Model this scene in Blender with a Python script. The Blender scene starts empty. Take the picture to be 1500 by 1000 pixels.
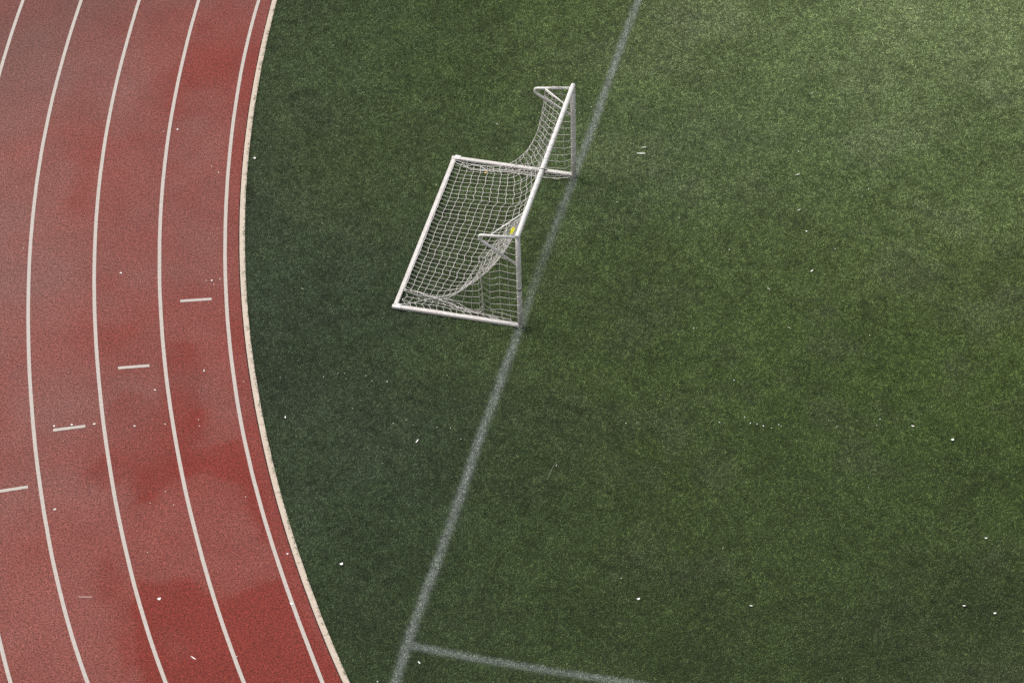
import bpy, bmesh, math, random
import numpy as np
from mathutils import Vector, Matrix

SC = bpy.context.scene
COL = SC.collection
random.seed(7)
RNG = np.random.default_rng(11)

# ------------------------------------------------------------------ camera
F_PX, PITCH, ROLL, CAM_H = 4828.346, 0.7512094547, -0.0325443351, 35.88831407
cp, sp = math.cos(PITCH), math.sin(PITCH)
r0 = Vector((1, 0, 0)); u0 = Vector((0, sp, cp)); fwd = Vector((0, cp, -sp))
cr, sr = math.cos(ROLL), math.sin(ROLL)
RGT = cr * r0 + sr * u0
UPV = -sr * r0 + cr * u0
cam = bpy.data.cameras.new('camera')
cam.sensor_width = 36.0
cam.lens = F_PX / 1500 * 36.0
cam.clip_start = 0.5
cam.clip_end = 2000
cam_o = bpy.data.objects.new('camera', cam)
m = Matrix((RGT, UPV, -fwd)).transposed().to_4x4()
m.translation = Vector((0, 0, CAM_H))
cam_o.matrix_world = m
COL.objects.link(cam_o)
SC.camera = cam_o


def gp(px, py, z=0.0):
    """where the ground stands under a point of the survey photograph"""
    d = (px - 750) / F_PX * RGT + (500 - py) / F_PX * UPV + fwd
    t = (z - CAM_H) / d.z
    return (d.x * t, d.y * t)


# ------------------------------------------------------------------ helpers
def mesh_obj(name, verts, faces, mat=None, parent=None, smooth=False):
    me = bpy.data.meshes.new(name)
    me.from_pydata([tuple(v) for v in verts], [], faces)
    me.update()
    if mat: me.materials.append(mat)
    if smooth:
        me.polygons.foreach_set('use_smooth', [True] * len(me.polygons))
    o = bpy.data.objects.new(name, me)
    COL.objects.link(o)
    if parent: o.parent = parent
    return o


def tag(o, label=None, cat=None, group=None, kind=None):
    if label: o['label'] = label
    if cat: o['category'] = cat
    if group: o['group'] = group
    if kind: o['kind'] = kind
    return o


class MB:
    def __init__(s): s.v = []; s.f = []
    def tube(s, pts, r, n=10, caps=True, squash=1.0):
        pts = [Vector(p) for p in pts]
        rr = r if isinstance(r, (list, tuple)) else [r] * len(pts)
        rings = []
        prev = None
        for i, p in enumerate(pts):
            if i == 0: t = pts[1] - p
            elif i == len(pts) - 1: t = p - pts[i - 1]
            else: t = (pts[i + 1] - p).normalized() + (p - pts[i - 1]).normalized()
            t.normalize()
            if prev is None:
                a = Vector((0, 0, 1)) if abs(t.z) < .9 else Vector((1, 0, 0))
                u = t.cross(a).normalized()
            else:
                u = (prev - t * prev.dot(t)).normalized()
            prev = u
            w = t.cross(u)
            b = len(s.v)
            for k in range(n):
                an = 2 * math.pi * k / n
                s.v.append(p + u * math.cos(an) * rr[i] + w * math.sin(an) * rr[i] * squash)
            rings.append(b)
        for a, b in zip(rings, rings[1:]):
            for k in range(n):
                k2 = (k + 1) % n
                s.f.append((a + k, a + k2, b + k2, b + k))
        if caps:
            s.f.append(tuple(rings[0] + k for k in reversed(range(n))))
            s.f.append(tuple(rings[-1] + k for k in range(n)))
        return s
    def bar(s, p, q, w, h, ch=0.006, up=(0, 0, 1)):
        """bevelled box beam from p to q"""
        p, q = Vector(p), Vector(q)
        t = (q - p).normalized(); up = Vector(up)
        x = t.cross(up).normalized(); y = x.cross(t)
        prof = [(-w/2+ch, -h/2), (w/2-ch, -h/2), (w/2, -h/2+ch), (w/2, h/2-ch), (w/2-ch, h/2), (-w/2+ch, h/2), (-w/2, h/2-ch), (-w/2, -h/2+ch)]
        rings = []
        for c, k in ((p, .9), (p + t * ch, 1), (q - t * ch, 1), (q, .9)):
            rings.append(len(s.v))
            for a, b in prof: s.v.append(c + x * a * k + y * b * k)
        for a, b in zip(rings, rings[1:]):
            for k in range(8):
                k2 = (k + 1) % 8
                s.f.append((a + k, a + k2, b + k2, b + k))
        s.f.append(tuple(rings[0] + k for k in reversed(range(8))))
        s.f.append(tuple(rings[-1] + k for k in range(8)))
        return s
    def obj(s, name, mat, parent=None, smooth=False):
        return mesh_obj(name, s.v, s.f, mat, parent, smooth)


def vnoise(x, y, scale, seed):
    """smooth value noise, 0..1"""
    g = np.random.default_rng(seed).random((256, 256)).astype(np.float32)
    x = np.asarray(x) / scale + 1000.37; y = np.asarray(y) / scale + 1000.71
    xi = np.floor(x).astype(int); yi = np.floor(y).astype(int)
    fx = x - xi; fy = y - yi
    fx = fx * fx * (3 - 2 * fx); fy = fy * fy * (3 - 2 * fy)
    a = g[xi % 256, yi % 256]; b = g[(xi + 1) % 256, yi % 256]
    c = g[xi % 256, (yi + 1) % 256]; d = g[(xi + 1) % 256, (yi + 1) % 256]
    return (a * (1 - fx) + b * fx) * (1 - fy) + (c * (1 - fx) + d * fx) * fy


def fbm(x, y, scale, seed, octs=4, gain=.55):
    s = 0; a = 1; n = 0
    for i in range(octs):
        s = s + a * vnoise(x, y, scale / 2 ** i, seed + i); n += a; a *= gain
    return s / n


def sm(x, a, b):
    t = np.clip((x - a) / (b - a), 0, 1)
    return t * t * (3 - 2 * t)


# ------------------------------------------------------------------ materials
def newmat(name):
    mt = bpy.data.materials.new(name); mt.use_nodes = True
    nt = mt.node_tree
    return mt, nt, nt.nodes['Principled BSDF']


def N(nt, typ, **kw):
    n = nt.nodes.new(typ)
    for k, v in kw.items():
        if k in n.inputs: n.inputs[k].default_value = v
        else: setattr(n, k, v)
    return n


def ramp(nt, fac, stops):
    n = nt.nodes.new('ShaderNodeValToRGB')
    e = n.color_ramp.elements
    while len(e) < len(stops): e.new(.5)
    for el, (p, c) in zip(e, stops):
        el.position = p; el.color = (*c, 1) if len(c) == 3 else c
    nt.links.new(fac, n.inputs[0])
    return n


def noise(nt, scale, detail=3, rough=.6, coord='Object'):
    tc = nt.nodes.new('ShaderNodeTexCoord')
    n = N(nt, 'ShaderNodeTexNoise', Scale=scale, Detail=detail, Roughness=rough)
    nt.links.new(tc.outputs[coord], n.inputs['Vector'])
    return n


def paint_mat(name, c1, c2, rough=.5, scale=9, bump=.0, dirt=None, dscale=30, dpos=(.55, .72)):
    mt, nt, b = newmat(name)
    n = noise(nt, scale, 4)
    r = ramp(nt, n.outputs['Fac'], [(.3, c1), (.7, c2)])
    out = r.outputs['Color']
    if dirt:
        n2 = noise(nt, dscale, 5, .7)
        r2 = ramp(nt, n2.outputs['Fac'], [(dpos[0], (0, 0, 0)), (dpos[1], (1, 1, 1))])
        mx = N(nt, 'ShaderNodeMix', data_type='RGBA')
        nt.links.new(r2.outputs['Color'], mx.inputs[0]); nt.links.new(out, mx.inputs[6])
        mx.inputs[7].default_value = (*dirt, 1)
        out = mx.outputs[2]
    nt.links.new(out, b.inputs['Base Color'])
    b.inputs['Roughness'].default_value = rough
    if bump:
        n3 = noise(nt, 120, 3)
        bp = N(nt, 'ShaderNodeBump', Strength=bump, Distance=.004)
        nt.links.new(n3.outputs['Fac'], bp.inputs['Height']); nt.links.new(bp.outputs[0], b.inputs['Normal'])
    return mt


M_ALU = paint_mat('white_powder_coat', (.74, .725, .70), (.62, .60, .575), .38, 5, dirt=(.40, .38, .36), dscale=22)
M_POST = paint_mat('scuffed_post_paint', (.76, .73, .70), (.62, .59, .565), .5, 9, dirt=(.34, .32, .31), dscale=34, dpos=(.48, .70))
M_BASE = paint_mat('weathered_base_paint', (.66, .63, .60), (.54, .50, .475), .5, 7, dirt=(.26, .24, .19), dscale=26)
M_NET = paint_mat('net_twine', (.70, .665, .625), (.56, .53, .50), .85, 30)
M_ROPE = paint_mat('white_rope', (.74, .72, .70), (.62, .60, .58), .85, 30)
M_DARK = paint_mat('dark_fitting', (.035, .04, .035), (.06, .065, .055), .6, 20)
M_SPECK = paint_mat('litter_speck', (.62, .62, .57), (.48, .48, .43), .7, 60)
M_PAPER = paint_mat('litter_paper', (.86, .85, .82), (.72, .71, .68), .7, 60)
M_DULL = paint_mat('litter_dull', (.42, .43, .36), (.30, .32, .24), .8, 60)
M_YEL = paint_mat('yellow_tape', (.95, .93, .05), (.92, .88, .04), .5, 40)
M_ORA = paint_mat('orange_leaf', (.62, .42, .12), (.52, .34, .08), .6, 60)


def attr_mat(name, rough, grain=None, bump=None, spec=.3, attr='col'):
    """surface whose colour comes from a per-vertex map laid out in metres, with optional fine grain"""
    mt, nt, b = newmat(name)
    a = nt.nodes.new('ShaderNodeAttribute'); a.attribute_name = attr
    out = a.outputs['Color']
    for (sc, lo, hi, det) in (grain or []):
        n = noise(nt, sc, det, .7)
        r = nt.nodes.new('ShaderNodeMapRange')
        r.inputs[1].default_value = .3; r.inputs[2].default_value = .7
        r.inputs[3].default_value = lo; r.inputs[4].default_value = hi
        nt.links.new(n.outputs['Fac'], r.inputs[0])
        mx = nt.nodes.new('ShaderNodeVectorMath'); mx.operation = 'SCALE'
        nt.links.new(out, mx.inputs[0]); nt.links.new(r.outputs[0], mx.inputs['Scale'])
        out = mx.outputs[0]
    nt.links.new(out, b.inputs['Base Color'])
    b.inputs['Roughness'].default_value = rough
    b.inputs['Specular IOR Level'].default_value = spec
    if bump:
        n = noise(nt, bump[0], 3, .7)
        bp = N(nt, 'ShaderNodeBump', Strength=bump[1], Distance=bump[2])
        nt.links.new(n.outputs['Fac'], bp.inputs['Height']); nt.links.new(bp.outputs[0], b.inputs['Normal'])
    return mt


M_TRACK = attr_mat('red_running_track_rubber', .8, grain=[(42, .05, 2.05, 3), (16, .78, 1.22, 2)], bump=(70, .6, .006), spec=.25)
M_INFILL = attr_mat('turf_infill', .95, grain=[(55, .6, 1.4, 3)], bump=(60, .5, .006), spec=.1)
M_BLADE = attr_mat('turf_fibre', .6, spec=.2)
M_LINE = paint_mat('lane_line_paint', (.47, .425, .385), (.40, .36, .325), .75, 14, bump=.5, dirt=(.29, .19, .165), dscale=60, dpos=(.58, .8))
M_CURB = paint_mat('beige_curb', (.54, .455, .37), (.46, .385, .31), .8, 12, bump=.5, dirt=(.34, .30, .21), dscale=24, dpos=(.60, .80))
M_GAP = paint_mat('drain_gap', (.02, .02, .02), (.035, .03, .03), .9, 20)

# ------------------------------------------------------------------ track geometry
CX, CY, R4, RC, LW = 29.651528, 42.530142, 34.38467, 34.0855, 1.067
DEV = {4: [0.38917, -0.12782, -0.35881, 0.07839, 0.07832, -0.01012], 3: [-0.17253, 0.12074, 0.10707, -0.04235, -0.02409, 0.0008],
       2: [-0.4562, 0.07757, 0.34612, -0.00413, -0.07069, 0.00038], 1: [-0.56491, -0.02808, 0.36411, 0.03269, -0.03174, 0.00342],
       0: [-0.00147, -0.01901], 5: [-0.07706, 0.12335, -0.03868, -0.05582, 0.02668, 0.00313]}
T_LO, T_HI = 3.2 - .215, 3.2 + .28


def radius(k, th):
    base = RC if k == 5 else R4 + (4 - k) * LW
    t = (np.clip(th, T_LO, T_HI) - 3.2) / .3
    return base + np.polyval(DEV.get(k, DEV[0]), t)


def arc_strip(name, k, half, z, mat, th0=2.45, th1=3.95, n=420):
    th = np.linspace(th0, th1, n)
    r = radius(k, th)
    v = []; f = []
    wob = (fbm(th * 30, th * 0, .35, 50 + k, 3) - .5) * .006
    for i in range(n):
        for s in (-1, 1):
            rr = r[i] + s * half + wob[i]
            v.append((CX + rr * math.cos(th[i]), CY + rr * math.sin(th[i]), z))
    for i in range(n - 1):
        f.append((2 * i, 2 * i + 1, 2 * i + 3, 2 * i + 2))
    return mesh_obj(name, v, f, mat)


# colour of the rubber: dry and dusty, with damp stains
STAINS = [   # outline (survey points), strength
    ([(243, 505), (285, 505), (300, 540), (290, 575), (303, 600), (300, 640), (270, 660), (235, 640), (205, 655), (165, 650), (158, 600), (175, 570), (205, 575), (236, 590), (232, 540)], 1.0),
    ([(125, 690), (170, 645), (235, 635), (300, 655), (365, 640), (382, 690), (402, 760), (410, 805), (388, 795), (350, 705), (300, 690), (250, 700), (225, 735), (200, 740), (185, 700), (150, 720)], .88),
    ([(225, 850), (270, 846), (320, 880), (380, 850), (412, 845), (440, 880), (480, 955), (520, 1040), (215, 1040), (200, 960), (190, 890), (205, 850)], .92),
    ([(200, 960), (185, 1000), (165, 900), (140, 850), (150, 815), (185, 840), (195, 890)], .5),
    ([(250, 410), (290, 415), (300, 432), (262, 450), (240, 442)], .45),
    ([(290, 40), (345, -20), (400, -20), (352, 100), (335, 190), (300, 215), (240, 262), (190, 205), (205, 130), (255, 100)], .44),
    ([(60, 190), (130, 100), (182, 120), (152, 200), (128, 310), (100, 305), (108, 235)], .50),
    ([(240, 285), (300, 262), (330, 280), (322, 330), (240, 330)], .35),
    ([(140, 15), (175, 0), (185, 45), (150, 60)], .3),
    ([(128, 560), (140, 480), (200, 470), (232, 520), (220, 560), (160, 590)], .30)]


def poly_sd(x, y, P):
    """signed distance to a polygon, positive inside"""
    d = np.full(len(x), 1e9); ins = np.zeros(len(x), bool)
    n = len(P)
    for i in range(n):
        (ax, ay), (bx_, by_) = P[i], P[(i + 1) % n]
        ex, ey = bx_ - ax, by_ - ay
        t = np.clip(((x - ax) * ex + (y - ay) * ey) / (ex * ex + ey * ey), 0, 1)
        d = np.minimum(d, np.hypot(x - ax - t * ex, y - ay - t * ey))
        c = ((ay > y) != (by_ > y)) & (x < ex * (y - ay) / (ey if abs(ey) > 1e-9 else 1e-9) + ax)
        ins ^= c
    return np.where(ins, d, -d)


def track_col(x, y):
    w = np.zeros_like(x)
    wx = x + (fbm(x, y, .40, 301, 5, .65) - .5) * .22; wy = y + (fbm(x, y, .40, 311, 5, .65) - .5) * .30
    for P, a in STAINS:
        sd = poly_sd(wx, wy, [gp(*q) for q in P])
        w = np.maximum(w, a * (.62 * sm(sd, -.10, .10) + .38 * sm(sd, -.35, .45)))
    rr = np.hypot(x - CX, y - CY)
    w = np.maximum(w, .42 * sm(rr, R4 + .10, R4 - .05))                    # the strip along the curb stays damp
    w = 1 - (1 - w) * (1 - .26 * sm(rr, R4 + 3.6, R4 + .6))
    w = w + .15 + (fbm(x, y, 1.0, 320, 5, .6) - .5) * .55 + (fbm(x, y, .16, 325, 3) - .5) * .24
    w = np.clip(w, 0, 1)[..., None]
    dry = np.array([.186, .058, .047]); wet = np.array([.158, .0235, .0160])
    c = dry * (1 - w) + wet * w
    d = np.clip(fbm(x, y, 1.6, 340, 5) * 1.7 - .62 + (-5.6 - x) * .14 + (y - 41) * .03, 0, 1)[..., None]      # chalky dust further out
    dust = np.array([.158, .084, .072])
    c = c * (1 - d * .6) + dust * d * .6
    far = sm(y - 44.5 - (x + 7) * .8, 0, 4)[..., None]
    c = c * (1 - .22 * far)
    return c * (0.90 + .20 * fbm(x, y, .4, 350, 4))[..., None]


def set_cols(o, c):
    me = o.data
    at = me.color_attributes.new('col', 'FLOAT_COLOR', 'POINT')
    a = np.ones((len(me.vertices), 4), np.float32); a[:, :3] = c
    at.data.foreach_set('color', a.ravel())


def np_mesh(name, V, F, mat):
    """V (n,3), F (m,k) numpy -> object"""
    me = bpy.data.meshes.new(name)
    me.vertices.add(len(V)); me.vertices.foreach_set('co', np.ascontiguousarray(V, np.float32).ravel())
    k = F.shape[1]
    me.loops.add(F.size); me.loops.foreach_set('vertex_index', np.ascontiguousarray(F, np.int32).ravel())
    me.polygons.add(len(F)); me.polygons.foreach_set('loop_start', np.arange(0, F.size, k, dtype=np.int32))
    me.update(calc_edges=True)
    me.materials.append(mat)
    o = bpy.data.objects.new(name, me); COL.objects.link(o)
    return o


def grid_obj(name, A, B, fn, mat, colfn):
    """fn maps a parameter grid to xy"""
    a, b = np.meshgrid(A, B, indexing='ij')
    x, y, z = fn(a, b)
    V = np.stack([x.ravel(), y.ravel(), z.ravel()], 1)
    na, nb = len(A), len(B)
    i, j = np.meshgrid(np.arange(na - 1), np.arange(nb - 1), indexing='ij')
    q = (i * nb + j).ravel()
    F = np.stack([q, q + 1, q + nb + 1, q + nb], 1)
    o = np_mesh(name, V, F, mat)
    set_cols(o, colfn(V[:, 0], V[:, 1]))
    return o


# running track: a ring segment around the bend, fine enough to carry its stains
def f_track(th, s):
    rin = radius(5, th) + .045 + .016
    r = rin + s
    return CX + r * np.cos(th), CY + r * np.sin(th), np.zeros_like(th)


S = np.concatenate([np.arange(0, 7.2, .05), np.arange(7.2, 9.2, .4)])
TH = np.concatenate([np.arange(2.45, 2.94, .01), np.arange(2.94, 3.54, .0016), np.arange(3.54, 3.96, .01)])
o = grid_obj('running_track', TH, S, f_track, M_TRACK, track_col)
# faces up
tag(o, 'red rubber running track curving past the artificial turf with damp dark patches', kind='structure')

for k in (4, 3, 2, 1, 0, -1, -2):
    o = arc_strip('lane_line', k, .029, .004, M_LINE)
    names = {4: 'innermost white lane line beside the beige curb', 3: 'second white lane line out from the curb', 2: 'third white lane line out from the curb',
             1: 'fourth white lane line out from the curb', 0: 'outermost white lane line in view at the far left', -1: 'sixth lane line beyond the frame', -2: 'seventh lane line beyond the frame'}
    tag(o, names[k], group='white lane lines curving along the track', kind='structure')

dashes = [((-5.358, 39.643), (-4.849, 39.668), 'short white stagger dash between the innermost lane lines'),
          ((-6.266, 38.109), (-5.769, 38.141), 'short white stagger dash in the second lane from the curb'),
          ((-7.188, 36.746), (-6.693, 36.814), 'short white stagger dash in the third lane from the curb'),
          ((-7.951, 35.443), (-7.478, 35.524), 'short white stagger dash at the left edge of the photo')]
for (a, b, lab) in dashes:
    a, b = Vector((*a, .0045)), Vector((*b, .0045)); t = (b - a).normalized(); n = Vector((-t.y, t.x, 0)) * .031
    v = []
    for i in range(13):
        p = a.lerp(b, i / 12); j = (random.random() - .5) * .003
        v += [p + n * (1 + j * 20), p - n * (1 + j * 20)]
    o = mesh_obj('stagger_mark', v, [(2 * i, 2 * i + 1, 2 * i + 3, 2 * i + 2) for i in range(12)], M_LINE)
    tag(o, lab, group='short stagger marks on the track lanes', kind='structure')
M_FAINT = paint_mat('faded_paint', (.33, .19, .165), (.27, .13, .115), .8, 30)
a, b = Vector((-6.533, 33.205, .0045)), Vector((-6.329, 33.189, .0045))
o = mesh_obj('faded_mark', [a + Vector((0, .018, 0)), a - Vector((0, .018, 0)), b - Vector((0, .018, 0)), b + Vector((0, .018, 0))], [(0, 1, 2, 3)], M_FAINT)
tag(o, 'faded pale scuff mark in the third lane at lower left', kind='structure')

# curb with its dark gap on the track side
n = 700
th = np.linspace(2.6, 3.8, n); rc = radius(5, th)
V = []; Fc = []
prof = [(.045, -.06), (.045, .016), (.040, .020), (-.040, .020), (-.045, .016), (-.045, -.06)]
wv = (fbm(th * 34, th * 0, .3, 77, 3) - .5) * .008
seg = 0
for i in range(n):
    for (dr, z) in prof:
        rr = rc[i] + dr + wv[i] * (1 if dr < 0 else .3)
        V.append((CX + rr * math.cos(th[i]), CY + rr * math.sin(th[i]), z))
for i in range(n - 1):
    if i % 26 == 25:      # joint
        Fc.append(tuple(i * 6 + k for k in range(6))); Fc.append(tuple((i + 1) * 6 + k for k in reversed(range(6))))
        for k in range(6):     # pull the two ends together to a thin joint
            a = Vector(V[i * 6 + k]); b = Vector(V[(i + 1) * 6 + k]); t = (b - a)
            V[i * 6 + k] = tuple(a + t * .44); V[(i + 1) * 6 + k] = tuple(b - t * .44)
        continue
    for k in range(5):
        Fc.append((i * 6 + k, (i + 1) * 6 + k, (i + 1) * 6 + k + 1, i * 6 + k + 1))
o = mesh_obj('kerb', V, Fc, M_CURB)
tag(o, 'thin beige curb between red track and green turf', kind='structure')
V = []; n = 420; th = np.linspace(2.6, 3.8, n); rc = radius(5, th)
for i in range(n):
    for dr in (-.05, .075):
        V.append((CX + (rc[i] + dr) * math.cos(th[i]), CY + (rc[i] + dr) * math.sin(th[i]), -.022))
o = mesh_obj('drain_gap', V, [(2 * i, 2 * i + 1, 2 * i + 3, 2 * i + 2) for i in range(n - 1)], M_GAP)
tag(o, 'dark narrow gap along the track side of the curb', kind='structure')

# ------------------------------------------------------------------ turf
TONE = [  # px, py, linear colour of the pile there (view-angle sheen painted into it, palest at upper right), sRGB-like triple
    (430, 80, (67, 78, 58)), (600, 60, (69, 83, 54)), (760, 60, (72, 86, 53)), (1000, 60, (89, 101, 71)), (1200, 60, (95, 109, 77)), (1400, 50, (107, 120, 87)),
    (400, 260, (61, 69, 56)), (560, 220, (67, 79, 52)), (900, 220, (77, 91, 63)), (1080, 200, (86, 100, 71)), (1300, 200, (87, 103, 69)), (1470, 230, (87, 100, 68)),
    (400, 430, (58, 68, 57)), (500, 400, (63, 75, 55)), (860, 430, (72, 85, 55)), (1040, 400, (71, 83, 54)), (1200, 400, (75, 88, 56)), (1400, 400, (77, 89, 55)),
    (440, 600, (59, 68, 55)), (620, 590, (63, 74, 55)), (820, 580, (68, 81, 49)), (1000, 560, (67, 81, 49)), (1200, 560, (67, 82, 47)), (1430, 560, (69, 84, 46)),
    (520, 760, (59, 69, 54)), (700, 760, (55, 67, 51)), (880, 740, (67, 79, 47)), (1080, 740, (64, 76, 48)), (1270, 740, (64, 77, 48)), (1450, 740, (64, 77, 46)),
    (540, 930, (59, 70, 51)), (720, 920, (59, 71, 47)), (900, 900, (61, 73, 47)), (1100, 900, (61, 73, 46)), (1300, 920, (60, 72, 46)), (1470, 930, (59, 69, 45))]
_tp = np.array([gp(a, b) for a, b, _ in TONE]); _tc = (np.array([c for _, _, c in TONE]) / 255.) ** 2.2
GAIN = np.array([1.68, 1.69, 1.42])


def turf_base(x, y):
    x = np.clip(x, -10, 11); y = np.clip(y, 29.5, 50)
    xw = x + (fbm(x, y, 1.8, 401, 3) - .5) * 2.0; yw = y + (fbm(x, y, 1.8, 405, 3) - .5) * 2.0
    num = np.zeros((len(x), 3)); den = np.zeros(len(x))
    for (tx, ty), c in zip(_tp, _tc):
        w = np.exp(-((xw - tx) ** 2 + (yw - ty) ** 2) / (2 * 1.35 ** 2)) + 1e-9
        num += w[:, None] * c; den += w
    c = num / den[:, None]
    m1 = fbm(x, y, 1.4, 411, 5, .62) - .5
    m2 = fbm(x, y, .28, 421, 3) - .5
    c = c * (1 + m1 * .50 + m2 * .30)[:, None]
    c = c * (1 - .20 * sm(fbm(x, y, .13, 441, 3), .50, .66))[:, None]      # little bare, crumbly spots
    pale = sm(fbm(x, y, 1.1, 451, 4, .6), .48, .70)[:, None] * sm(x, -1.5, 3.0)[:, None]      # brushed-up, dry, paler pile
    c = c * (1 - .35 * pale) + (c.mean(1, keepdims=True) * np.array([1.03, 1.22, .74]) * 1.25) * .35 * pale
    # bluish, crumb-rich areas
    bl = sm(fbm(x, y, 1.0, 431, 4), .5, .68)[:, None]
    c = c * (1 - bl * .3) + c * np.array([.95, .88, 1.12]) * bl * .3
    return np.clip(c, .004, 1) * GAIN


# painted lines: centre polylines on the turf
GOAL_LINE = [[3.9, 52.4], [2.46, 47.276], [2.094, 45.973], [1.806, 44.898], [1.502, 43.728], [1.235, 42.80], [.93, 41.70], [0.605, 40.571], [.33, 39.52], [0.064, 38.499], [-0.645, 35.904], [-0.991, 34.511],
             [-1.288, 33.446], [-1.492, 32.725], [-1.649, 32.149], [-1.83, 31.348], [-2.4, 29.2]]
BOX_LINE = [[-1.60, 32.03], [-0.643, 31.742], [0.338, 31.477], [1.603, 31.160], [5.5, 30.12]]


def dist_poly(x, y, P):
    best = np.full(len(x), 1e9)
    for a, b in zip(P, P[1:]):
        ax, ay = a; dx, dy = b[0] - ax, b[1] - ay
        t = np.clip(((x - ax) * dx + (y - ay) * dy) / (dx * dx + dy * dy), 0, 1)
        best = np.minimum(best, np.hypot(x - ax - t * dx, y - ay - t * dy))
    return best


def line_prob(x, y, which):
    P = GOAL_LINE if which == 0 else BOX_LINE
    d = dist_poly(x, y, P) + (fbm(x, y, .12, 460 + which, 2) - .5) * .03
    half = .067 if which == 0 else .069
    p = 1 - sm(d, half - .045, half + .035)
    if which == 0:    # worn between the goal posts, fresher to the north
        wear = .88 - .50 * np.exp(-((y - 40.2) / 1.15) ** 2) - .10 * np.exp(-((y - 42.3) / .5) ** 2)
    else:
        wear = np.full(len(x), .76) + .06 * sm(x, -.2, -1.5)
    return p * wear * (.8 + .4 * fbm(x, y, .25, 470 + which, 2))


# ground under everything
def f_ground(a, b): return a, b, np.full_like(a, -.03)
ax = np.unique(np.concatenate([np.linspace(-600, -40, 8), np.linspace(-40, 80, 40), np.linspace(80, 600, 8)]))
ay = np.unique(np.concatenate([np.linspace(-600, 0, 10), np.linspace(0, 100, 40), np.linspace(100, 1200, 12)]))
o = grid_obj('ground', ax, ay, f_ground, M_INFILL, lambda x, y: np.tile([.045, .07, .03], (len(x), 1)))
tag(o, 'green ground around the pitch and track', kind='structure')


def f_turf(th, s):
    r = radius(5, th) - .046 - s
    z = np.full_like(th, -.004)
    return CX + r * np.cos(th), CY + r * np.sin(th), z
THt = np.concatenate([np.arange(2.45, 2.8, .01), np.arange(2.8, 3.66, .0025), np.arange(3.66, 3.96, .01)])
St = np.concatenate([np.arange(0, 22, .06), np.arange(22, 34, .5)])


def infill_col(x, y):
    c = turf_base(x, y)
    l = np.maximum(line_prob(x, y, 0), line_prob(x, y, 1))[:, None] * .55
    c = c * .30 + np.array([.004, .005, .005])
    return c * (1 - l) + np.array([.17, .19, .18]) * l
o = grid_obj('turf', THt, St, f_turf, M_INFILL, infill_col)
tag(o, 'artificial turf pitch with dark crumb infill', kind='structure')

# fibres: every blade a small bent leaf of its own
DENS = 5200
X0, X1, Y0, Y1 = -9.2, 11.0, 29.6, 49.6
cnt = int((X1 - X0) * (Y1 - Y0) * DENS)
bx = RNG.uniform(X0, X1, cnt).astype(np.float32); by = RNG.uniform(Y0, Y1, cnt).astype(np.float32)
# keep the pitch side of the curb and what the camera (with a step to either side) can see
thb = np.arctan2(by - CY, bx - CX); thb = np.where(thb < 0, thb + 2 * np.pi, thb)
rb = np.hypot(bx - CX, by - CY)
fx = 7.4 + (by - 31) * .135 + 1.6
fringe = .040 * (fbm(bx, by, .07, 601, 3) - .40) + RNG.uniform(0, .012, cnt)
keep = (rb < radius(5, thb) - .046 + np.clip(fringe * 2.2, 0, .055)) & (bx < fx)
over = (rb - radius(5, thb) + .048)[keep]
bx, by = bx[keep], by[keep]
nb_ = len(bx)
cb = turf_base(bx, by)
p0 = line_prob(bx, by, 0); p1 = line_prob(bx, by, 1)
u = RNG.random(nb_)
pm = np.maximum(p0, p1); in0 = (p0 > .22) & (p0 >= p1); in1 = (p1 > .22) & ~in0
# tufts: neighbouring blades lean the same way
ang = (vnoise(bx, by, .045, 501) * 9 + vnoise(bx, by, .5, 502) * 4 + RNG.normal(0, .7, nb_)) % (2 * np.pi)
lean = RNG.uniform(.35, 1.25, nb_)
L = RNG.uniform(.014, .030, nb_) * (.75 + .5 * vnoise(bx, by, .06, 503))
wd = RNG.uniform(.0022, .0042, nb_)
dx, dy = np.cos(ang), np.sin(ang)
hx, hy = -dy, dx
z0 = np.where(over > -.004, .020, -.005)
tipx = bx + dx * L * np.sin(lean); tipy = by + dy * L * np.sin(lean); tipz = z0 + L * np.cos(lean) * .9 + .002
mdx = bx + dx * L * np.sin(lean) * .45; mdy = by + dy * L * np.sin(lean) * .45; mdz = z0 + L * np.cos(lean) * .62
Vb = np.empty((nb_, 4, 3), np.float32)
Vb[:, 0] = np.stack([bx, by, z0], 1)
Vb[:, 1] = np.stack([mdx + hx * wd, mdy + hy * wd, mdz], 1)
Vb[:, 2] = np.stack([tipx, tipy, tipz], 1)
Vb[:, 3] = np.stack([mdx - hx * wd, mdy - hy * wd, mdz], 1)
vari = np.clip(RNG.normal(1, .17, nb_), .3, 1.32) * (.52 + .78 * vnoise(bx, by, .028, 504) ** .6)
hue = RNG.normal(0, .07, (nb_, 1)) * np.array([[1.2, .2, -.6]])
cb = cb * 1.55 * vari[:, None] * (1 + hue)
straw = RNG.random(nb_) < .004
cb[straw] = cb[straw] * .5 + np.array([.16, .15, .08])
wh = np.array([.41, .45, .40]) * np.exp(RNG.normal(0, .08, nb_))[:, None]
lit = in0 | in1
pm = np.clip(pm + (u - .5) * .22 * (pm > .05), 0, 1)[:, None]
cb = cb * (1 - pm) + wh * pm
cb = np.clip(cb, .003, .9)


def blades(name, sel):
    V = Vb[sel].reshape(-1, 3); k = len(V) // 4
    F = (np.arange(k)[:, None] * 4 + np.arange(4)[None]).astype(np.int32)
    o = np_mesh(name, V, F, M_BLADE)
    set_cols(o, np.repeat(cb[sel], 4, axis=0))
    return o


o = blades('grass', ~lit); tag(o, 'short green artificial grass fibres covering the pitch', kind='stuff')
o = blades('goal_line', in0); tag(o, 'faded white goal line running under the goal mouth', kind='structure')
o = blades('box_line', in1); tag(o, 'faded white line branching right from the goal line at the bottom', kind='structure')

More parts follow.
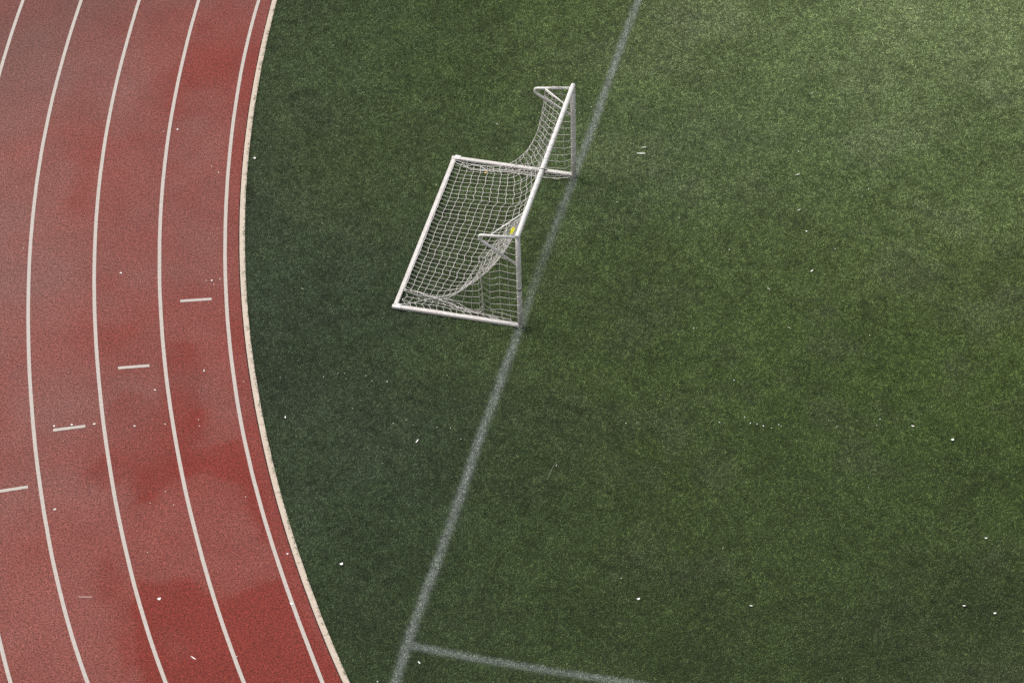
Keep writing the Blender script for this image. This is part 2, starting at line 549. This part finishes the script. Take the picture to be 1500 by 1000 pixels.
# ------------------------------------------------------------------ goal
GX, GY, GTH, GW, GD, GH = 0.14155, 38.77117, 1.307222, 3.8128, 2.0806, 1.932
goal = bpy.data.objects.new('football_goal', None); COL.objects.link(goal)
goal.location = (GX, GY, 0); goal.rotation_euler = (0, 0, GTH)
tag(goal, 'small white portable football goal with sagging net standing on the goal line', 'goal')
# local axes: x along the mouth from the near post, y back into the goal, z up
PR = .040


def cyl(name, p, q, r, mat, n=20): return MB().tube([p, q], r, n).obj(name, mat, goal, True)


def auto(o):
    for p in o.data.polygons:
        if len(p.vertices) > 6: p.use_smooth = False


def post(x):
    v = MB().tube([(x, 0, .0), (x, 0, .6), (x, 0, 1.3), (x, 0, GH - PR + .004)], PR, 20)
    o = v.obj('post', M_POST, goal, True); auto(o)
    c = MB().tube([(x, 0, .80), (x, 0, .825)], PR + .002, 20).obj('bolt', M_DARK, o) if x == 0 else None
    return o
post(0.0); post(GW)
# crossbar with its middle sleeve joint
m_ = MB().tube([(-PR, 0, GH), (-PR + .01, 0, GH), (GW * .5, 0, GH - .006), (GW + .01, 0, GH), (GW + PR, 0, GH)], [PR * .86, PR + .002, PR + .002, PR + .002, PR * .86], 22)
cb_o = m_.obj('crossbar', M_ALU, goal, True); auto(cb_o)
MB().tube([(1.615, 0, GH - .004), (1.632, 0, GH - .004)], PR + .005, 20).obj('joint_band', M_DARK, cb_o, True)
MB().bar((1.62, -.05, GH + .02), (1.66, -.075, GH - .01), .02, .02, .003).obj('joint_bolt', M_DARK, cb_o)


def bend(pts, r=.06, n=6):
    """round the corners of a polyline"""
    out = [Vector(pts[0])]
    for a, b, c in zip(pts, pts[1:], pts[2:]):
        a, b, c = Vector(a), Vector(b), Vector(c)
        p = b + (a - b).normalized() * r; q = b + (c - b).normalized() * r
        for i in range(n + 1):
            t = i / n
            out.append(p * (1 - t) ** 2 + b * 2 * t * (1 - t) + q * t * t)
    out.append(Vector(pts[-1]))
    return out


for (x, s, tz, ty) in ((0, 1, 1.825, .635), (GW, -1, 1.772, .655)):
    arm = MB().tube(bend([(x, .02, GH - .04), (x, ty, tz + .01), (x, ty - .02, tz - .085), (x, .02, 1.315)], .06), .023, 12).obj('net_arm', M_ALU, goal, True)
    za = GH - .04 + (tz - GH + .04) * .72
    MB().tube([(x, ty * .72, za + .005), (x + s * (.60 if s > 0 else .46), .03, GH - .02)], .013, 10).obj('brace', M_ALU, goal, True)
# base frame: two side rails and one rear rail
BH = .052
for x in (0, GW):
    MB().bar((x, -.03, BH / 2 + .004), (x, GD + .045, BH / 2 + .004), .072, BH, .008).obj('side_rail', M_BASE, goal)
rr = MB().bar((.0415, GD, BH / 2 + .006), (GW - .0415, GD, BH / 2 + .006), .070, BH, .008).obj('rear_rail', M_BASE, goal)
for x in (0, GW):
    MB().bar((x - .05, GD - .055, BH + .008), (x + .05, GD - .055, BH + .008), .10, .006, .002).obj('corner_plate', M_ALU, goal)

# ---- net: cords with real slack, hung and settled under gravity
S0 = .117
nodes = []; inv = []; edges = []; rest = []


def node(p, fixed=False):
    nodes.append(p); inv.append(0. if fixed else 1.); return len(nodes) - 1


rad = []


def edge(a, b, l, r=.0041): edges.append((a, b)); rest.append(l); rad.append(r)


rnd = np.random.default_rng(5)
NT = np.array([.27, .25, 1.885]); NB = np.array([.36, GD - .06, .075])           # near ridge top, bottom
FT = np.array([GW - .045, .455, 1.80]); FB = np.array([GW - .055, GD - .06, .065])
NI, NJ = 33, 25


def top_pt(u):
    # brace from the near ridge top to the crossbar, along the crossbar, back out along the far brace
    a = np.array([.60, .045, GH - .035]); b = np.array([GW - .44, .045, GH - .035])
    L1 = np.linalg.norm(a - NT); L2 = np.linalg.norm(b - a); L3 = np.linalg.norm(FT - b)
    s = u * (L1 + L2 + L3)
    if s < L1: return NT + (a - NT) * s / L1
    if s < L1 + L2: return a + (b - a) * (s - L1) / L2
    return b + (FT - b) * (s - L1 - L2) / L3


def bot_pt(u):
    x = NB[0] + .02 + (FB[0] - NB[0] - .06) * u
    return np.array([x, GD - .048, .062])


G = np.zeros((NI + 1, NJ + 1), int)
for i in range(NI + 1):
    u = i / NI
    T = top_pt(u); B = bot_pt(u)
    if i == 0: T, B = NT, np.array(NB)
    for j in range(NJ + 1):
        v = j / NJ
        p = T * (1 - v) + B * v
        p = p + np.array([0, .0, -.35 * math.sin(math.pi * v)]) + rnd.normal(0, .004, 3)
        p[2] = max(p[2], .03)
        G[i, j] = node(p, j == 0 or j == NJ)
sl = lambda u: 1.065 + .085 * u + .085 * math.sin(math.pi * min(1, u)) ** .8
for i in range(NI + 1):
    u = i / NI; T = top_pt(u); B = bot_pt(u); Lc = np.linalg.norm(T - B) * sl(u)
    for j in range(NJ + 1):
        jit = 1 + rnd.normal(0, .035)
        if j < NJ: edge(G[i, j], G[i, j + 1], Lc / NJ * jit)
        if i < NI and 0 < j < NJ:
            v = j / NJ
            edge(G[i, j], G[i + 1, j], (3.86 / NI) * (1.0 + .03 * v) * (1 + rnd.normal(0, .025)))
# side panels: a square mesh in the side plane, laced to the ridge
for side in (0, 1):
    gi = 0 if side == 0 else NI
    xs = .0 if side == 0 else GW
    sgn = 1 if side == 0 else -1
    T = NT if side == 0 else FT; Bq = NB if side == 0 else FB
    s = .134; sy = .15; slack = 1.10 if side == 0 else 1.14
    ny = int(GD / s); nz = int(1.88 / s)
    P = {}
    def ridge_y(z): return T[1] + (Bq[1] - T[1]) * (T[2] - z) / (T[2] - Bq[2])
    ny = 15; nz = 14
    for a in range(ny + 1):
        for c in range(nz + 1):
            y = .035 + a * sy; z = 1.88 - c * s * 1.0
            if y > GD - .1: continue
            if y > ridge_y(z) - .04: continue
            top_in = (y < T[1] and c == 0)
            x = xs + sgn * (.045 if a == 0 else .03 if a == 4 else .05 + .14 * math.sin(math.pi * min(1, y / 1.8)) * (z / 2))
            if c == 0 and a > 0: x = xs + sgn * .01
            if side == 0: x += .36 * y / GD * min(1, max(0, (ridge_y(.1) * 0 + 1 - z / 1.2)))
            P[a, c] = node(np.array([x, y, max(z, .055 if side else .035)]) + rnd.normal(0, .003, 3), a == 0 or c == nz or top_in or (a == 4 and side == 0))
    rid = [G[gi, j] for j in range(NJ + 1)]
    rp = np.array([nodes[k] for k in rid])
    # straight (taut) ridge for measuring
    rl = np.array([np.array(T) + (np.array(Bq) - T) * j / NJ for j in range(NJ + 1)])
    for (a, c), k in list(P.items()):
        if (a + 1, c) in P:
            if not (c == nz): edge(k, P[a + 1, c], sy * (1.13 if a < 4 else slack) * (1 + rnd.normal(0, .02)))
        elif c != nz:
            q = np.array([xs, .035 + a * sy, 1.88 - c * s]); yr = ridge_y(q[2])
            if yr < GD - .05:
                j = int(np.argmin(np.abs(rl[:, 2] - q[2]))); edge(k, rid[j], max(.03, (yr - q[1])) * slack)
        if (a, c + 1) in P: edge(k, P[a, c + 1], s * (1.02 if side == 0 else 1.05) * (1 + rnd.normal(0, .02)), .0036 if (a == 4 and side == 0) else .0028)
        if (a, c - 1) not in P and c > 0:
            q = np.array([xs, .035 + a * sy, 1.88 - c * s])
            j = int(np.argmin(np.abs(rl[:, 1] - q[1]))); zr = rl[j, 2]
            edge(k, rid[j], max(.03, abs(zr - q[2])) * slack)

X = np.array(nodes); W_ = np.array(inv); E_ = np.array(edges); R_ = np.array(rest)
ea, eb = E_[:, 0], E_[:, 1]
deg = np.bincount(E_.ravel(), minlength=len(X)).astype(float); deg[deg == 0] = 1
PX = X.copy(); dt = 1 / 60
for it in range(900):
    vel = (X - PX) * .985; PX = X.copy()
    X = X + vel + np.array([0, 0, -9.8]) * dt * dt * .35 * 1.0 * W_[:, None]
    X[W_ == 0] = PX[W_ == 0]
    for q in range(14):
        d = X[eb] - X[ea]; l = np.linalg.norm(d, axis=1) + 1e-9
        c = np.maximum(l - R_, 0) + np.minimum(l - R_ * .55, 0) * .15
        wsum = W_[ea] + W_[eb]; wsum[wsum == 0] = 1
        cor = d / l[:, None] * (c / wsum)[:, None]
        D = np.zeros_like(X)
        np.add.at(D, ea, cor * W_[ea][:, None]); np.add.at(D, eb, -cor * W_[eb][:, None])
        X = X + D / deg[:, None] * 1.9
        lo = X[:, 2] < .022
        X[:, 2] = np.where(lo & (W_ > 0), .022, X[:, 2])
    fr = (X[:, 2] <= .0225)
    PX[fr, :2] = X[fr, :2]
    # keep the net inside the base rails
    ins = (W_ > 0) & (X[:, 2] < .08)
    X[:, 1] = np.where(ins, np.minimum(X[:, 1], GD - .05), X[:, 1])
    X[:, 0] = np.where(ins, np.clip(X[:, 0], .055, GW - .055), X[:, 0])

mb_v = []; mb_f = []


def cord_batch(P, Q, r, n=4):
    d = Q - P; l = np.linalg.norm(d, axis=1, keepdims=True) + 1e-9; t = d / l
    a = np.where(np.abs(t[:, 2:3]) < .9, np.array([[0, 0, 1.]]), np.array([[1., 0, 0]]))
    u_ = np.cross(t, a); u_ /= np.linalg.norm(u_, axis=1, keepdims=True); w_ = np.cross(t, u_)
    V = []
    for c in (P - t * r * .4, Q + t * r * .4):
        for k in range(n):
            an = 2 * math.pi * k / n
            V.append(c + u_ * math.cos(an) * r + w_ * math.sin(an) * r)
    V = np.stack(V, 1)
    base = np.arange(len(P))[:, None] * 2 * n
    F = np.concatenate([base + np.array([[k, (k + 1) % n, n + (k + 1) % n, n + k]]) for k in range(n)], 0)
    return V.reshape(-1, 3), F


Vn, Fn = cord_batch(X[ea], X[eb], np.array(rad)[:, None])
net = np_mesh('net', Vn, Fn, M_NET); net.parent = goal
# knots are small; edge cords of the net are thicker
rope = MB()
for gi in (0, NI):
    rope.tube([tuple(X[G[gi, j]]) for j in range(NJ + 1)], .0048, 6)
rope.tube([tuple(X[G[i, 0]]) for i in range(NI + 1)], .0048, 6)
rope.tube([tuple(X[G[i, NJ]]) for i in range(NI + 1)], .0048, 6)
rope.obj('edge_rope', M_ROPE, goal)
# bottom hem of the near side panel lying in a loose fold, and a slack cord
def sag(pts, r, amp, n=8, seed=0):
    rn = random.Random(seed); out = []
    for a, b in zip(pts, pts[1:]):
        a, b = Vector(a), Vector(b)
        for i in range(n): out.append(a.lerp(b, i / n) + Vector((rn.uniform(-amp, amp), rn.uniform(-amp, amp), rn.uniform(0, amp))))
    out.append(Vector(pts[-1])); return out


def gl(px, py, z):
    wx, wy = gp(px, py, z); v = Vector((wx - GX, wy - GY, z)); c, s = math.cos(-GTH), math.sin(-GTH)
    return Vector((c * v.x - s * v.y, s * v.x + c * v.y, z))


fold = MB()
for q in range(3):
    fold.tube(sag([gl(594, 424, .10), gl(618, 430, .09), gl(641, 438, .05), gl(683, 455, .04), gl(715, 463, .04), gl(754, 477, .05)], .0, .012, 7, q), .0038, 5)
fold.obj('net_hem', M_NET, goal)
fold = MB()
for q in range(3):
    fold.tube(sag([gl(668, 239, .07), gl(690, 248, .03), gl(720, 252, .03), gl(745, 252, .03), gl(780, 258, .03), gl(818, 262, .03), gl(835, 260, .04)], .0, .016, 7, 10 + q), .0038, 5)
fold.obj('net_hem', M_NET, goal)
MB().tube(sag([gl(585, 446, .07), gl(604, 444, .04), gl(632, 437, .07), gl(654, 438, .09), gl(674, 427, .16), gl(690, 402, .40), gl(697, 388, .6)], 0, .004, 6, 30), .0052, 6).obj('slack_cord', M_ROPE, goal)
# loose skirt of netting lying between that fold and the near side rail
rn = random.Random(77)
sk = MB(); grid_ = {}
for a in range(17):
    t = a / 16
    yy = .16 + (GD - .30) * t
    xf = .05 + .29 * (yy / GD)
    for c in range(4):
        v_ = c / 3
        grid_[a, c] = Vector((.048 + (xf - .048) * v_ + rn.uniform(-.012, .012), yy + (.05 if c % 2 else 0) + rn.uniform(-.02, .02), .03 + rn.uniform(0, .02) + .03 * math.sin(math.pi * v_)))
for (a, c), p_ in grid_.items():
    if (a, c + 1) in grid_: sk.tube([p_, (p_ + grid_[a, c + 1]) / 2 + Vector((0, -.012, -.006)), grid_[a, c + 1]], .0036, 5)
    if (a + 1, c) in grid_ and c < 3: sk.tube([p_, grid_[a + 1, c]], .0036, 5)
sk.obj('net_skirt', M_NET, goal)
# lacing that ties the net to posts and bars
for x in (0, GW):
    n_ = 9 * 12
    MB().tube([(x + .0425 * math.cos(k * .5236), .0425 * math.sin(k * .5236), .25 + k * .0142) for k in range(n_)], .0034, 5).obj('lacing', M_ROPE, goal)
pts = []
for k in range(15 * 12):
    pts.append((.68 + k * .0139, .0445 * math.cos(k * .5236), GH - .004 + .0445 * math.sin(k * .5236)))
MB().tube(pts, .0028, 5).obj('lacing', M_ALU, goal)


# ------------------------------------------------------------------ small loose things
def world(lx, ly, lz):
    c, s = math.cos(GTH), math.sin(GTH)
    return Vector((GX + c * lx - s * ly, GY + s * lx + c * ly, lz))


# yellow tag tied near the end of the crossbar
def ribbon(name, pts, w, th_, mat, up=(0, 0, 1)):
    mb = MB()
    for a, b in zip(pts, pts[1:]): mb.bar(a, b, w, th_, th_ * .3, up)
    return mb.obj(name, mat)


tg = bpy.data.objects.new('yellow_tag', None); COL.objects.link(tg)
t0 = world(.27, .13, 1.90); tg.location = t0 + Vector((-.01, 0, .01))
tag(tg, 'small yellow tag hanging on a white string below the crossbar end', 'tag')
v = []
pts = [Vector((.010, -.02, -.03)), Vector((-.003, -.044, -.048)), Vector((-.015, -.072, -.068)), Vector((-.032, -.104, -.095))]
for i, p in enumerate(pts):
    wdt = (.018, .028, .032, .024)[i]
    for s in (-1, 1):
        for d in (-.002, .002): v.append(p + Vector((s * wdt, s * .01, 0)) + Vector((0, d, 0)))
f = []
for i in range(3):
    a = i * 4; b = a + 4
    f += [(a, b, b + 2, a + 2), (a + 1, a + 3, b + 3, b + 1), (a, a + 1, b + 1, b), (a + 2, b + 2, b + 3, a + 3)]
f += [(0, 2, 3, 1), (12, 13, 15, 14)]
mesh_obj('plate', v, f, M_YEL, tg)
MB().tube([Vector((.025, .0, .01)), Vector((.018, -.01, -.01)), Vector((.012, -.02, -.035))], .006, 6).obj('string', M_ROPE, tg, True)

lf = gl(711, 253, .035); lw = world(lf.x, lf.y, .035)


def leaf(name, x, y, z, L_, w_, ang_, mat, curl=.3):
    """a thin curled leaf or scrap with real thickness"""
    n_ = 5; v = []; f = []
    for k in range(n_):
        t = k / (n_ - 1) - .5
        hw = w_ / 2 * (1 - (2 * t) ** 2 * .6)
        zz = curl * w_ * (2 * t) ** 2
        for s in (-1, 1):
            for dz in (0, .0012):
                v.append((t * L_, s * hw, zz + dz + .15 * w_ * s * t))
    for k in range(n_ - 1):
        a = k * 4; b = a + 4
        f += [(a + 1, a + 3, b + 3, b + 1), (a, b, b + 2, a + 2), (a, a + 1, b + 1, b), (a + 2, b + 2, b + 3, a + 3)]
    f += [(0, 2, 3, 1), (4 * n_ - 4, 4 * n_ - 3, 4 * n_ - 1, 4 * n_ - 2)]
    o = mesh_obj(name, v, f, mat)
    o.location = (x, y, z); o.rotation_euler = (0, 0, ang_)
    return o


o = leaf('fallen_leaf', lw.x, lw.y, .032, .05, .03, .6, M_ORA); tag(o, 'small orange leaf caught in the net beside the far side rail', 'leaf')
TZ = .019


def scrap(px, py, size, asp, deg, lab, mat=None, grp=None, name='paper_scrap', cat='litter', track=False):
    x, y = gp(px, py)
    z = .004 if track else TZ
    o = leaf(name, x, y, z, size, size * asp, math.radians(deg), mat or M_PAPER, .25)
    tag(o, lab, cat, grp)
    return o


GT = 'tiny white specks of litter on the turf'; GR = 'tiny white specks of litter on the track'
big = [
    (500, 827, .052, .85, 20, 'bright white paper scrap on the dark turf right of the lower curb', 0), (935, 878, .045, .85, 0, 'bright white scrap on the turf just above the lower painted branch line', 0),
    (1457, 899, .046, .6, 10, 'white scrap nearest the lower right corner of the turf', 0), (1412, 888, .042, .55, 5, 'white scrap just left of the one in the lower right corner', 0),
    (1395, 645, .048, .8, 0, 'bright round white scrap near the right edge of the turf', 0), (1444, 789, .040, .6, -10, 'small white scrap on the turf under the bright round one at right', 0),
    (1337, 625, .048, .5, -25, 'flat white scrap at the right end of the row of specks', 0), (1100, 888, .040, .5, -10, 'lone small white scrap on the turf at bottom centre right', 0),
    (373, 233, .044, .85, 0, 'bright white scrap on the turf beside the upper curb', 0), (1189, 398, .060, .3, 45, 'slanting white sliver on the turf right of the goal', 0),
    (939, 226, .150, .14, -4, 'longer of two white strips lying on turf right of the goal', 0), (943, 217, .085, .16, -2, 'shorter upper one of two white strips lying right of the goal', 0),
    (611, 647, .085, .22, 62, 'slanting white sliver on the turf left of the painted line', 0), (418, 612, .060, .3, 95, 'upright white sliver on the turf beside the curb', 0),
    (1181, 340, .030, .9, 0, 'round white speck above the slanting sliver right of the goal', 0), (614, 971, .060, .3, -60, 'pale sliver just below where the two painted lines join', 0),
    (233, 877, .055, .85, 10, 'large round white scrap in the second lane at lower left', 1), (299, 543, .055, .3, 88, 'upright white sliver in the innermost lane below the dash', 1),
    (80, 746, .050, .5, 30, 'white scrap in the third lane beside the outer dash', 1), (427, 884, .060, .6, -40, 'crumpled white scrap lying on the innermost lane line', 1),
    (283, 963, .100, .18, -42, 'slanting pale sliver in the lane at the bottom of the track', 1), (79, 624, .034, .9, 0, 'white speck at the left end of the third lane dash', 1),
    (105, 622, .034, .9, 0, 'white speck touching the top middle of the third lane dash', 1), (138, 621, .045, .6, 20, 'pale speck just right of the third lane dash', 1),
    (227, 571, .045, .4, -40, 'thin white scrap in the second lane under its dash', 1), (197, 624, .040, .5, -20, 'small scrap left of the third lane line in the damp patch', 1),
    (177, 400, .038, .8, 0, 'white speck in the second lane above its dash', 1), (310, 411, .032, .9, 0, 'white speck in the innermost lane just above its dash', 1),
    (260, 190, .034, .9, 0, 'white speck right of the second lane line near the top', 1), (421, 811, .030, .9, 0, 'white speck between the innermost line and the lower curb', 1),
]
for (px, py, s_, a_, d_, lab, tr) in big:
    scrap(px, py, s_, a_, d_, lab, track=bool(tr))
for i, (px, py, s_, a_, d_, lab) in enumerate([(728, 183, .085, .15, -50, 'thin pale straw on the turf left of the far goal arm'), (443, 424, .060, .16, -50, 'thin pale straw on the turf right of the curb'),
                                              (1126, 424, .080, .2, -60, 'dull pale straw left of the white sliver right of the goal'), (1156, 481, .080, .14, -45, 'dull thin straw below the white sliver right of the goal'),
                                              (1170, 309, .070, .4, 30, 'dull pale scrap above the round white speck right of the goal'), (1168, 257, .090, .3, 10, 'dull pale smudge of torn tape on upper right turf'),
                                              (1189, 138, .055, .3, 50, 'dull pale sliver on the turf near the upper right')]):
    scrap(px, py, s_, a_, d_, lab, M_DULL)
# a long curved straw
pts = [gp(*q, .02) for q in ((816, 676), (811, 682), (806, 692), (801, 703))]
o = MB().tube([(x, y, .022) for x, y in pts], .0016, 5).obj('straw', M_DULL); tag(o, 'long curved pale straw lying on the turf below the goal', 'straw')
for (px, py, s_) in [(411, 554, .026), (474, 553, .032), (495, 548, .032), (505, 548, .024), (507, 556, .024), (536, 551, .028), (545, 559, .028), (567, 560, .034), (517, 599, .022), (576, 621, .030), (595, 616, .026), (605, 624, .020),
                     (640, 627, .030), (660, 628, .032), (675, 644, .028), (655, 551, .024), (599, 576, .020), (917, 621, .028), (933, 620, .024), (1054, 620, .026), (1091, 612, .024), (1099, 621, .032), (1109, 622, .030),
                     (1118, 625, .036), (1130, 628, .028), (1141, 623, .034), (1144, 625, .024), (1226, 626, .030), (1289, 615, .034), (1284, 624, .022), (1016, 482, .028), (1075, 558, .026), (1068, 367, .028), (1223, 366, .024),
                     (1274, 492, .024), (904, 297, .028), (1169, 223, .030), (1272, 278, .028), (1263, 288, .024), (995, 320, .028), (1170, 138 + 0, .0) , (396, 217, .026), (433, 276, .024), (472, 328, .024), (639, 272, .030),
                     (488, 68, .028), (866, 158, .024), (1214, 617, .022), (560, 679, .024), (574, 764, .024), (815, 683, .026), (1272, 715, .022), (1059, 804, .020), (553, 999, .04), (910, 848, .024), (687, 324, .03)]:
    if s_ <= 0: continue
    lab = 'tiny white speck of litter on the green turf'
    if (px, py) == (687, 324): lab = 'tiny white speck on the turf under the goal net'
    if (px, py) == (639, 272): lab = 'tiny white speck on the turf left of the rear goal rail'
    o = scrap(px, py, s_ * .62, random.uniform(.6, .95), random.uniform(0, 180), lab, M_SPECK if px < 700 else None, grp=GT if 'green' in lab else None)
for (px, py, s_) in [(240, 193, .024), (310, 244, .026), (320, 253, .030), (302, 415, .0), (322, 409, .030), (302, 411, .022), (313, 417, .022), (242, 621, .030), (291, 615, .024), (292, 624, .026), (357, 559, .026),
                     (242, 720, .026), (220, 737, .020), (254, 739, .020), (360, 728, .022), (216, 809, .020), (347, 961, .022), (34, 364, .026)]:
    if s_ <= 0: continue
    scrap(px, py, s_ * .72, random.uniform(.6, .95), random.uniform(0, 180), 'tiny pale speck of litter on the red track', grp=GR, track=True)

# ------------------------------------------------------------------ light: high overcast
SUN_EL, SUN_AZ = math.radians(58), math.radians(305)      # azimuth from +Y, clockwise
w = bpy.data.worlds.new('World'); SC.world = w; w.use_nodes = True
nt = w.node_tree
bg = nt.nodes['Background']
sky = nt.nodes.new('ShaderNodeTexSky'); sky.sky_type = 'NISHITA'; sky.sun_disc = False
sky.sun_elevation = SUN_EL; sky.sun_rotation = SUN_AZ
sky.air_density = 1.0; sky.dust_density = 4.0; sky.ozone_density = 1.0
hs = nt.nodes.new('ShaderNodeHueSaturation'); hs.inputs['Saturation'].default_value = .22      # thin cloud: the sky is nearly white
nt.links.new(sky.outputs[0], hs.inputs['Color']); nt.links.new(hs.outputs[0], bg.inputs[0]); bg.inputs[1].default_value = .15
sun = bpy.data.lights.new('sun', 'SUN'); sun.energy = 1.5; sun.angle = math.radians(24); sun.color = (1.0, .94, .86)
so = bpy.data.objects.new('sun', sun); COL.objects.link(so)
d = Vector((math.sin(SUN_AZ) * math.cos(SUN_EL), math.cos(SUN_AZ) * math.cos(SUN_EL), math.sin(SUN_EL)))
so.rotation_euler = (-d).to_track_quat('-Z', 'Y').to_euler()
so.location = (0, 30, 30)

SC.view_settings.view_transform = 'Standard'
SC.view_settings.look = 'None'
SC.view_settings.exposure = 0.25
SC.view_settings.gamma = 1.0
SC.cycles.max_bounces = 5
SC.cycles.use_denoising = False
